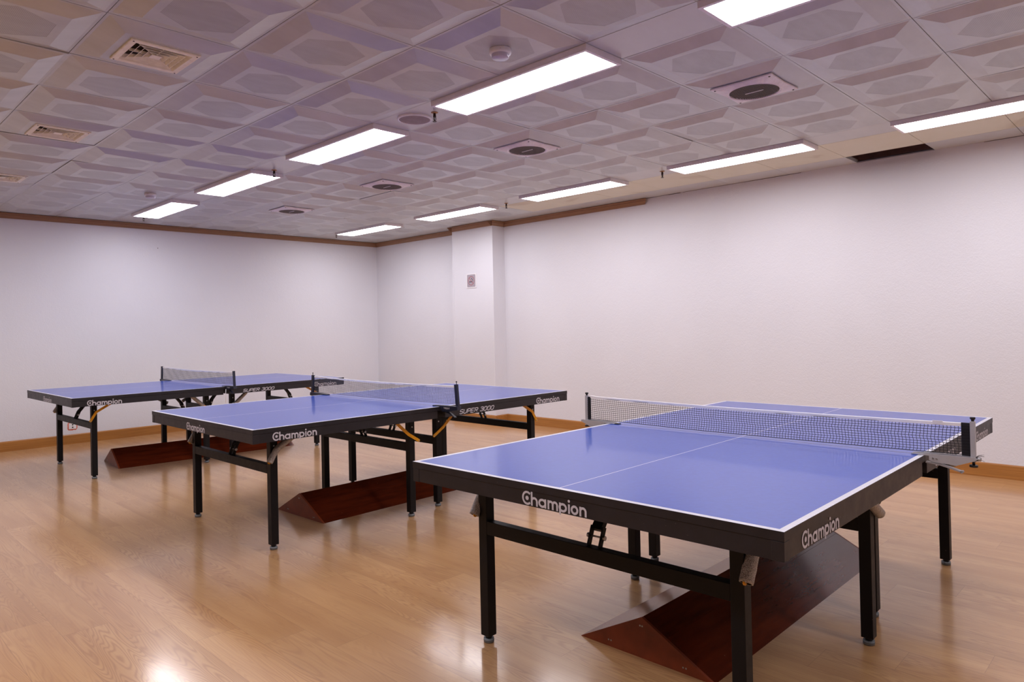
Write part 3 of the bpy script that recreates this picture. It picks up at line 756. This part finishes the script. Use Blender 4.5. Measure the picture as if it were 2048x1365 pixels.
# ---------------------------------------------------------------- tables
# local frame of a table: +x along its length (from the near end), +y towards its LEFT side; right side at y = -1.525
LT, WD = 2.74, 1.525
YR = -WD
def make_table(idx, label, wrapped):
    t = empty('table_tennis_table', TPOS[idx][0], label, 'table tennis table', 'blue table tennis tables', TPOS[idx][1])
    Bt, Ap = .734, .681
    for h in (0, 1):
        a0, a1 = (0, 1.3685) if h == 0 else (1.3715, LT)
        # board: faces with white lines
        bm = bmesh.new()
        e = a0 if h == 0 else a1; i = a1 if h == 0 else a0
        s = 1 if h == 0 else -1
        xs_ = [e, e + s * .020, i]; ys_ = [0, -.020, -WD / 2 + .0015, -WD / 2 - .0015, -WD + .020, -WD]
        c = .0025
        for m_ in range(2):
            for k in range(5):
                x0, x1, y0, y1 = xs_[m_], xs_[m_ + 1], ys_[k], ys_[k + 1]
                white = (m_ == 0) or k in (0, 4) or k == 2
                face(bm, ((x0, y0, .76), (x0, y1, .76), (x1, y1, .76), (x1, y0, .76)), 1 if white else 0)
        bmesh.ops.remove_doubles(bm, verts=bm.verts, dist=1e-6)
        bmesh.ops.recalc_face_normals(bm, faces=bm.faces)
        x0, x1 = min(a0, a1), max(a0, a1)
        for p, q in (((x0, 0), (x1, 0)), ((x1, 0), (x1, YR)), ((x1, YR), (x0, YR)), ((x0, YR), (x0, 0))):
            face(bm, ((*p, .76), (*q, .76), (*q, Bt), (*p, Bt)), 2)
        face(bm, ((x0, 0, Bt), (x1, 0, Bt), (x1, YR, Bt), (x0, YR, Bt)), 2)
        bmesh.ops.remove_doubles(bm, verts=bm.verts, dist=1e-6); bmesh.ops.recalc_face_normals(bm, faces=bm.faces)
        bm_obj('tabletop', bm, ['blue', 'white', 'black'], t)
        # apron frame
        fo = .0025
        q0, q1 = (fo, 1.335) if h == 0 else (1.405, LT - fo)
        bm = bmesh.new(); w = .026
        box(bm, (q0, -fo, Ap), (q1, -fo - w, Bt - .0012)); box(bm, (q0, YR + fo, Ap), (q1, YR + fo + w, Bt - .0012))
        box(bm, (q0, -fo - w, Ap), (q0 + w, YR + fo + w, Bt - .0012)); box(bm, (q1 - w, -fo - w, Ap), (q1, YR + fo + w, Bt - .0012))
        box(bm, (q0 + w, -.5, Ap + .012), (q1 - w, -.53, Bt - .0012)); box(bm, (q0 + w, -.995, Ap + .012), (q1 - w, -1.025, Bt - .0012))
        ap = bm_obj('apron_frame', bm, 'black', t)
        ce = q0 if h == 0 else q1
        for yy, sy in ((-fo, -1), (YR + fo, 1)):
            bm = bmesh.new(); sx = 1 if h == 0 else -1; o_ = .0014
            box(bm, (ce - sx * o_, yy - sy * o_, Ap - .001), (ce + sx * .034, yy + sy * .034, Bt - .0015), 0, .0012)
            bm_obj('corner_cap', bm, 'black', t)
        # lettering: end face, right and left side
        if h == 0:
            put_text(ME_CH, ap, (q0 - .0004, -.604, Ap + .004), -math.pi / 2)
            put_text(ME_CH, ap, (.117, YR + fo - .0004, Ap + .004), 0)
            put_text(ME_CH, ap, (.40, -fo + .0004, Ap + .004), math.pi)
            put_text(ME_SU, ap, (1.205, -fo + .0004, Ap + .010), math.pi)
        else:
            put_text(ME_CH, ap, (q1 + .0004, -.886, Ap + .004), math.pi / 2)
            put_text(ME_CH, ap, (2.355 if idx else 2.325, YR + fo - .0004, Ap + .004), 0)
            put_text(ME_SU, ap, (1.538, YR + fo - .0004, Ap + .010), 0)
            put_text(ME_CH, ap, (2.64, -fo + .0004, Ap + .004), math.pi)
    # legs: (x, centre b of pair, direction to the middle of the half)
    pairs = [(.235, .737, 1), (1.235, .790, -1), (1.537, .718, 1), (2.480, .795 if idx < 2 else .80, -1)]
    for pi_, (ax, cb, sg) in enumerate(pairs):
        for sb in (-1, 1):           # -1 left leg (b small), +1 right leg
            b = cb + sb * .552; y = -b
            bm = bmesh.new(); box(bm, (ax - .023, y - .023, .030), (ax + .023, y + .023, .722), 0, .002); leg = bm_obj('leg', bm, 'blackleg', t)
            bm = bmesh.new(); cyl(bm, (ax, y, .018), (ax, y, .0305), .014, 14, 1); cyl(bm, (ax, y, .002), (ax, y, .018), .0215, 20, 0); cyl(bm, (ax, y, 0), (ax, y, .004), .018, 20, 0); cyl(bm, (ax, y, .010), (ax, y, .011), .0225, 20, 1)
            bm_obj('foot', bm, ['rubber', 'plastic'], leg)
            for q in (-1, 1):
                bm = bmesh.new(); cyl(bm, (ax, y + q * .0228, .62), (ax, y + q * .0255, .62), .005, 10); bm_obj('bolt', bm, 'steel', leg)
            # folding stay on the outer side of the leg
            ys = y - sb * .031
            P = [(ax - sg * .034, ys, .528), (ax + sg * .012, ys, .603), (ax + sg * .116, ys, .662), (ax + sg * .185, ys, .700)] if pi_ in (0, 3) else [(ax - sg * .050, ys, .522), (ax + sg * .036, ys, .574), (ax + sg * .112, ys, .640), (ax + sg * .175, ys, .700)]
            bm = bmesh.new()
            for a, c in zip(P, P[1:]): bar(bm, a, c, .021, .004)
            for q in P[:3]: cyl(bm, (q[0], ys - .0026, q[2]), (q[0], ys + .0026, q[2]), .0105, 14)
            st = bm_obj('folding_stay', bm, 'orange', t)
            bm = bmesh.new(); cyl(bm, (P[0][0], ys - .005, P[0][2]), (P[0][0], ys + .005, P[0][2]), .004, 10)
            bm_obj('rivet', bm, 'steel', st)
            mode = wrapped.get((pi_, sb), 0)
            if mode:
                pts = []
                full = [Vector(q) for q in P]; full[0] += (full[1] - full[0]) * (-.10 if mode == 1 else 1.0)
                if mode == 2: full = full[1:]
                for a, c in zip(full, full[1:]):
                    for k in range(6): pts.append(a.lerp(c, k / 6))
                pts.append(full[-1])
                pts = [p + Vector((0, -sb * .004, 0)) for p in pts]
                pts = [(pts[max(i - 1, 0)] + pts[i] + pts[min(i + 1, len(pts) - 1)]) / 3 for i in range(len(pts))]
                bm = bmesh.new(); tube(bm, pts, (.0215 if idx == 0 else .0185), 14, 0, .05); R2 = tube(bm, pts[:4], (.017 if idx == 0 else .0145), 14, 1, 0)
                bm.verts.ensure_lookup_table()
                n_o = 14
                vs = list(bm.verts)
                o_ring = vs[:14]; i_ring = R2[0]
                for k in range(14): f = bm.faces.new((o_ring[k], i_ring[k], i_ring[(k + 1) % 14], o_ring[(k + 1) % 14])); f.material_index = 0
                bm_obj('foam_sleeve', bm, ['foil', 'ventdark'], st)  # dark lining paints the shade inside the open sleeve end
        # crossbar
        y0, y1 = -(cb - .552) - .023, -(cb + .552) + .023
        bm = bmesh.new(); box(bm, (ax - .0225, y0, .452), (ax + .0165, y1, .506), 0, .002); bm_obj('crossbar', bm, 'blackleg', t)
        # support strut
        yc = -cb + (-.0 )
        Q0, Q1, Q2 = (ax, .500), (ax + sg * .030, .572), (ax + sg * .135, .700)
        for s_ in (-1, 1):
            bm = bmesh.new(); bar(bm, (Q0[0], yc + s_ * .025, Q0[1]), (Q1[0], yc + s_ * .025, Q1[1]), .020, .006); bm_obj('strut_arm', bm, 'blackleg', t)
        bm = bmesh.new(); bar(bm, (Q1[0] - sg * .008, yc, Q1[1] - .012), (Q2[0], yc, Q2[1]), .022, .043); bm_obj('strut', bm, 'blackleg', t)
        bm = bmesh.new(); mx, mz = ax + sg * .016, .538; cyl(bm, (mx, yc - .036, mz), (mx, yc + .036, mz), .0035, 10)
        for s_ in (-1, 1): cyl(bm, (mx, yc + s_ * .030, mz), (mx, yc + s_ * .039, mz), .0085, 12)
        bm_obj('strut_bolt', bm, 'steel', t)
    return t
def tz(th): return math.pi / 2 - th
TPOS = [((1.78594, 2.28827, 0), tz(1.56384)), ((1.77804, 5.22800, 0), tz(1.56825)), ((1.66595, 8.39401, 0), tz(1.55835))]
W1 = {(p, s): 1 for p in range(4) for s in (-1, 1)}
W2 = {(0, 1): 1, (0, -1): 1, (1, -1): 1, (2, -1): 1}
W3 = {(0, -1): 1, (1, -1): 1, (1, 1): 2, (2, 1): 1, (2, -1): 1, (3, -1): 1}
make_table(0, 'nearest blue table tennis table on the right, silver net posts, white edge lines', W1)
make_table(1, 'middle blue table tennis table with black legs, between the nearest and farthest tables', W2)
make_table(2, 'farthest blue table tennis table at the left, close to the back wall', W3)

# ---------------------------------------------------------------- nets
def net_cords(bm, x, y0, y1, zb, ztop, pitch, th, wob, nz):
    ny = int(abs(y1 - y0) / pitch)
    def zt(v): return ztop(v)
    def P(v, w):   # v 0..1 across, w 0..1 up
        y = y0 + (y1 - y0) * v
        z = zb(v) + (zt(v) - zb(v)) * w
        dy = wob * math.sin(w * 9.0 + v * 3) + wob * .6 * math.sin(w * 21 + v * 17)
        dx = .003 * math.sin(v * 13) * (1 - w) + .0015 * math.sin(v * 60 + w * 6)
        return Vector((x + dx, y + dy, z))
    h = th / 2
    for i in range(ny + 1):
        v = i / ny; prev = None
        for k in range(nz * 1 + 1):
            p = P(v, k / nz)
            ring = [bm.verts.new(p + Vector(q)) for q in ((-h, 0, 0), (0, -h, 0), (h, 0, 0), (0, h, 0))]
            if prev:
                for s in range(4): bm.faces.new((prev[s], prev[(s + 1) % 4], ring[(s + 1) % 4], ring[s]))
            prev = ring
    for k in range(nz + 1):
        prev = None
        hh = h * (1.7 if k == 0 else 1)
        for i in range(0, ny + 1, 2):
            p = P(i / ny, k / nz)
            ring = [bm.verts.new(p + Vector(q)) for q in ((-hh, 0, 0), (0, 0, -hh), (hh, 0, 0), (0, 0, hh))]
            if prev:
                for s in range(4): bm.faces.new((prev[s], prev[(s + 1) % 4], ring[(s + 1) % 4], ring[s]))
            prev = ring

def band_mesh(bm, x, y0, y1, zt, h=.014, th=.0035):
    n = 40; prev = None
    for i in range(n + 1):
        v = i / n; y = y0 + (y1 - y0) * v; z = zt(v); dx = .0015 * math.sin(v * 11)
        ring = [bm.verts.new((x + dx + a, y, z + b)) for a, b in ((-th / 2, -h), (-th / 2, -.002), (0, 0), (th / 2, -.002), (th / 2, -h))]
        if prev:
            for s in range(5): f = bm.faces.new((prev[s], prev[(s + 1) % 5], ring[(s + 1) % 5], ring[s])); f.smooth = False
        else: bm.faces.new(ring)
        prev = ring
    bm.faces.new(prev[::-1]); bmesh.ops.recalc_face_normals(bm, faces=bm.faces)

# near table net: silver posts
t = empty('table_tennis_net', TPOS[0][0], 'black mesh net with white top tape and silver posts on the nearest table', 'net', 'table tennis nets', TPOS[0][1])
A = 1.37
zt1 = lambda v: .9045 - .007 * math.sin(math.pi * v) - .006 * v + (.003 if v < .02 else 0)
zb1 = lambda v: .776 - .006 * math.sin(math.pi * v) + .000 * v
bm = bmesh.new(); net_cords(bm, A, .124, -1.652, zb1, lambda v: zt1(v) - .012, .0128, .0019, .0020, 11); bm_obj('net_mesh', bm, 'netblack', t)
bm = bmesh.new(); band_mesh(bm, A, .124, -1.650, zt1); bm_obj('top_tape', bm, 'band', t)
bm = bmesh.new(); box(bm, (A - .006, -1.555, zt1(.95) - .012), (A - .002, -1.590, zt1(.95) + .003)); bm_obj('tape_buckle', bm, 'whitep', t)
for sb, yin in ((1, .124), (-1, -1.652)):
    yp = .148 if sb > 0 else -1.688
    bm = bmesh.new(); box(bm, (A - .004, yin - sb * .002, .772), (A + .004, yp - sb * .008, .899), 0, .002)
    for k in range(11): z = .776 + k * .0112; box(bm, (A - .0062, yin, z), (A + .0062, yp - sb * .006, z + .0022))
    bm_obj('side_sleeve', bm, 'sleeve', t)
    bm = bmesh.new(); box(bm, (A - .0075, yp - .0085, .752), (A + .0075, yp + .0085, .906), 0, .0015); po = bm_obj('post', bm, 'silver', t)
    bm = bmesh.new(); lathe(bm, [(0, .922), (.0085, .922), (.0095, .919), (.009, .915), (.0055, .912), (.0055, .9055)], (A, yp, 0), 16); bm_obj('post_cap', bm, 'plastic', po)
    # bracket: folded plate (profile in y,z)
    ye = -WD if sb < 0 else 0.0
    pr = [(ye - sb * .045, .7615), (ye - sb * .045, .7655), (ye + sb * .005, .7690), (ye + sb * .170, .7700), (ye + sb * .178, .7635), (ye + sb * .168, .7560), (ye + sb * .110, .7325), (ye + sb * .035, .7380), (ye + sb * .018, .7440), (ye + sb * .018, .7612)]
    bm = bmesh.new()
    for s_ in (-1, 1):
        prism(bm, pr, 'Y' if False else 'X', A + s_ * .017 - .0013, A + s_ * .017 + .0013)
    box(bm, (A - .017, ye - sb * .045, .7615), (A + .017, ye + sb * .172, .7640))
    br = bm_obj('clamp_bracket', bm, 'silver', t)
    for q in ((ye + sb * .032, .752), (ye + sb * .044, .7515)):
        bm = bmesh.new(); cyl(bm, (A - .0195, q[0], q[1]), (A - .018, q[0], q[1]), .0035, 12); bm_obj('bracket_rivet', bm, 'steel', br)
    bm = bmesh.new()
    cyl(bm, (A, ye + sb * .172, .762), (A, ye + sb * .187, .762), .007, 12)
    bm_obj('bracket_rivet', bm, 'steel', br)
    bm = bmesh.new()
    L = [(ye + sb * .004, .7335), (ye + sb * .05, .7290), (ye + sb * .085, .7205), (ye + sb * .125, .7085)]
    for a, c in zip(L, L[1:]): bar(bm, (A, a[0], a[1]), (A, c[0], c[1]), .0055, .022, (1, 0, 0))
    cyl(bm, (A - .011, L[-1][0], L[-1][1]), (A + .011, L[-1][0], L[-1][1]), .005, 12)
    bm_obj('clamp_lever', bm, 'silver', br)
    bm = bmesh.new(); cyl(bm, (A, yp, .7315), (A, yp, .7395), .014, 18); cyl(bm, (A, yp, .7395), (A, yp, .7525), .005, 10); bm_obj('tension_knob', bm, 'plastic', br)
    if sb < 0:
        bm = bmesh.new(); random.seed(5)
        for k in range(7):
            p = Vector((A - .002, -1.690, .763)); e = p + Vector((random.uniform(-.01, .01), -random.uniform(.02, .035), random.uniform(-.012, .02)))
            mid = (p + e) / 2 + Vector((0, 0, .006)); bar(bm, p, mid, .0009, .0009, (1, 0, 0)); bar(bm, mid, e, .0009, .0009, (1, 0, 0))
        bm_obj('loose_threads', bm, 'netblack', t)
    else:
        bm = bmesh.new(); box(bm, (A - .014, -.070, .7602), (A + .014, -.045, .7645), 0, .001); bm_obj('rubber_pad', bm, 'plastic', br)

def make_navy_net(idx, label, cord, text=True):
    t = empty('table_tennis_net', TPOS[idx][0], label, 'net', 'table tennis nets', TPOS[idx][1])
    zt = lambda v: .914 - .010 * math.sin(math.pi * v) - .003 * v
    zb = lambda v: .777 - .006 * math.sin(math.pi * v) + .010 * v
    bm = bmesh.new(); net_cords(bm, A, .135, -1.668, zb, lambda v: zt(v) - .012, .0128, .0020, .0012, 11); bm_obj('net_mesh', bm, cord, t)
    bm = bmesh.new(); band_mesh(bm, A, .135, -1.668, zt); bm_obj('top_tape', bm, 'band', t)
    for sb in (1, -1):
        ye = 0.0 if sb > 0 else -WD; yb = ye + sb * .160
        bm = bmesh.new(); P0 = (A, yb + sb * .012, .755); P1 = (A, yb - sb * .004, .919)
        bar(bm, P0, P1, .026, .016, (1, 0, 0)); po = bm_obj('post', bm, 'navy', t)
        if idx == 1:
            bm = bmesh.new(); cyl(bm, (A, yb, .919), (A, yb, .934), .0025, 10); cyl(bm, (A, yb, .934), (A, yb, .941), .0045, 12); bm_obj('adjusting_pin', bm, 'plastic', po)
        pr = [(ye - sb * .075, .7605), (ye - sb * .075, .7665), (ye + sb * .02, .7700), (ye + sb * .182, .7720), (ye + sb * .186, .7480), (ye + sb * .15, .7420), (ye + sb * .10, .7330), (ye + sb * .028, .7290), (ye + sb * .016, .7400), (ye + sb * .004, .7606)]
        bm = bmesh.new(); prism(bm, pr, 'X', A - .018, A + .018); br = bm_obj('clamp', bm, 'navy', t)
        bm = bmesh.new(); Lv = [(ye + sb * .04, .731), (ye + sb * .10, .716), (ye + sb * .145, .694)]
        for a, c in zip(Lv, Lv[1:]): bar(bm, (A, a[0], a[1]), (A, c[0], c[1]), .006, .020, (1, 0, 0))
        bm_obj('clamp_lever', bm, 'navy', br)
        bm = bmesh.new(); cyl(bm, (A, ye + sb * .03, .715), (A, ye + sb * .03, .730), .011, 14); cyl(bm, (A, ye + sb * .03, .7295), (A, ye + sb * .03, .735), .005, 10); bm_obj('clamp_screw', bm, 'plastic', br)
        if sb < 0:
            put_text(ME_TM, br, (A - .0183, ye - .045, .749), -math.pi / 2)
            if idx == 2:
                bm = bmesh.new(); cyl(bm, (A - .02, ye - .02, .735), (A - .022, ye - .016, .60), .002, 6); bm_obj('hanging_cord', bm, 'band', t)
    return t
make_navy_net(1, 'net with dark navy posts and white tape on the middle table', 'netgrey')
make_navy_net(2, 'net with thin dark posts on the farthest table near the back wall', 'netgrey')

# ---------------------------------------------------------------- triangular wooden blocks under the tables
def make_wedge():
    t = empty('triangular_wooden_block', (0, 0, 0), 'x', 'wooden block', 'dark red wooden blocks under the tables')
    L, hw, hz = 1.80, .303, .160
    bm = bmesh.new()
    for s in (-1, 1):
        th = .012
        # slope board with a seam
        n = Vector((0, hz * s, hw)).normalized() * .0015
        P = lambda x, f: Vector((x, s * hw * f, hz * (1 - f)))
        for f0, f1, dn in ((0, .34, 0), (.343, 1.0, 0)):
            q = [P(.012, f0), P(L - .012, f0), P(L - .012, f1), P(.012, f1)]
            dn_ = Vector((0, 0, -.009))
            tmp = bmesh.new(); v = [tmp.verts.new(p + Vector((0, 0, -.0004))) for p in q] + [tmp.verts.new(p + dn_ * (1 if p.z > .02 else .0)) for p in q]
            for ids in ((0, 1, 2, 3), (7, 6, 5, 4), (0, 4, 5, 1), (1, 5, 6, 2), (2, 6, 7, 3), (3, 7, 4, 0)):
                try: tmp.faces.new([v[i] for i in ids])
                except ValueError: pass
            bmesh.ops.recalc_face_normals(tmp, faces=tmp.faces); merge(bm, tmp)
        bm_obj('slope_board', bm, 'lac', t); bm = bmesh.new()
    bm.free()
    for x0, x1 in ((0, .0125), (L - .0125, L)):
        bm = bmesh.new(); prism(bm, [(-hw, 0), (hw, 0), (0, hz)], 'X', x0, x1); e = bm_obj('end_board', bm, 'lacend', t)
        if x0 == 0:
            for y, z in ((.16, .026), (.148, .026), (-.002, .125), (.008, .125), (-.19, .022), (-.178, .022)):
                bm = bmesh.new(); cyl(bm, (-.0008, y, z), (.001, y, z), .0035, 10); bm_obj('screw', bm, 'steel', e)
    return t
w0 = make_wedge(); w0.location = (2.322, 1.556, 0); w0['label'] = 'largest red-brown triangular wooden block, on the floor under the nearest table'
dup(w0, (2.50, 4.498, 0), .026, 'red-brown triangular wooden block on the floor under the middle table')
dup(w0, (2.236, 7.732, 0), -.068, 'red-brown triangular wooden block under the farthest table, by the back wall')
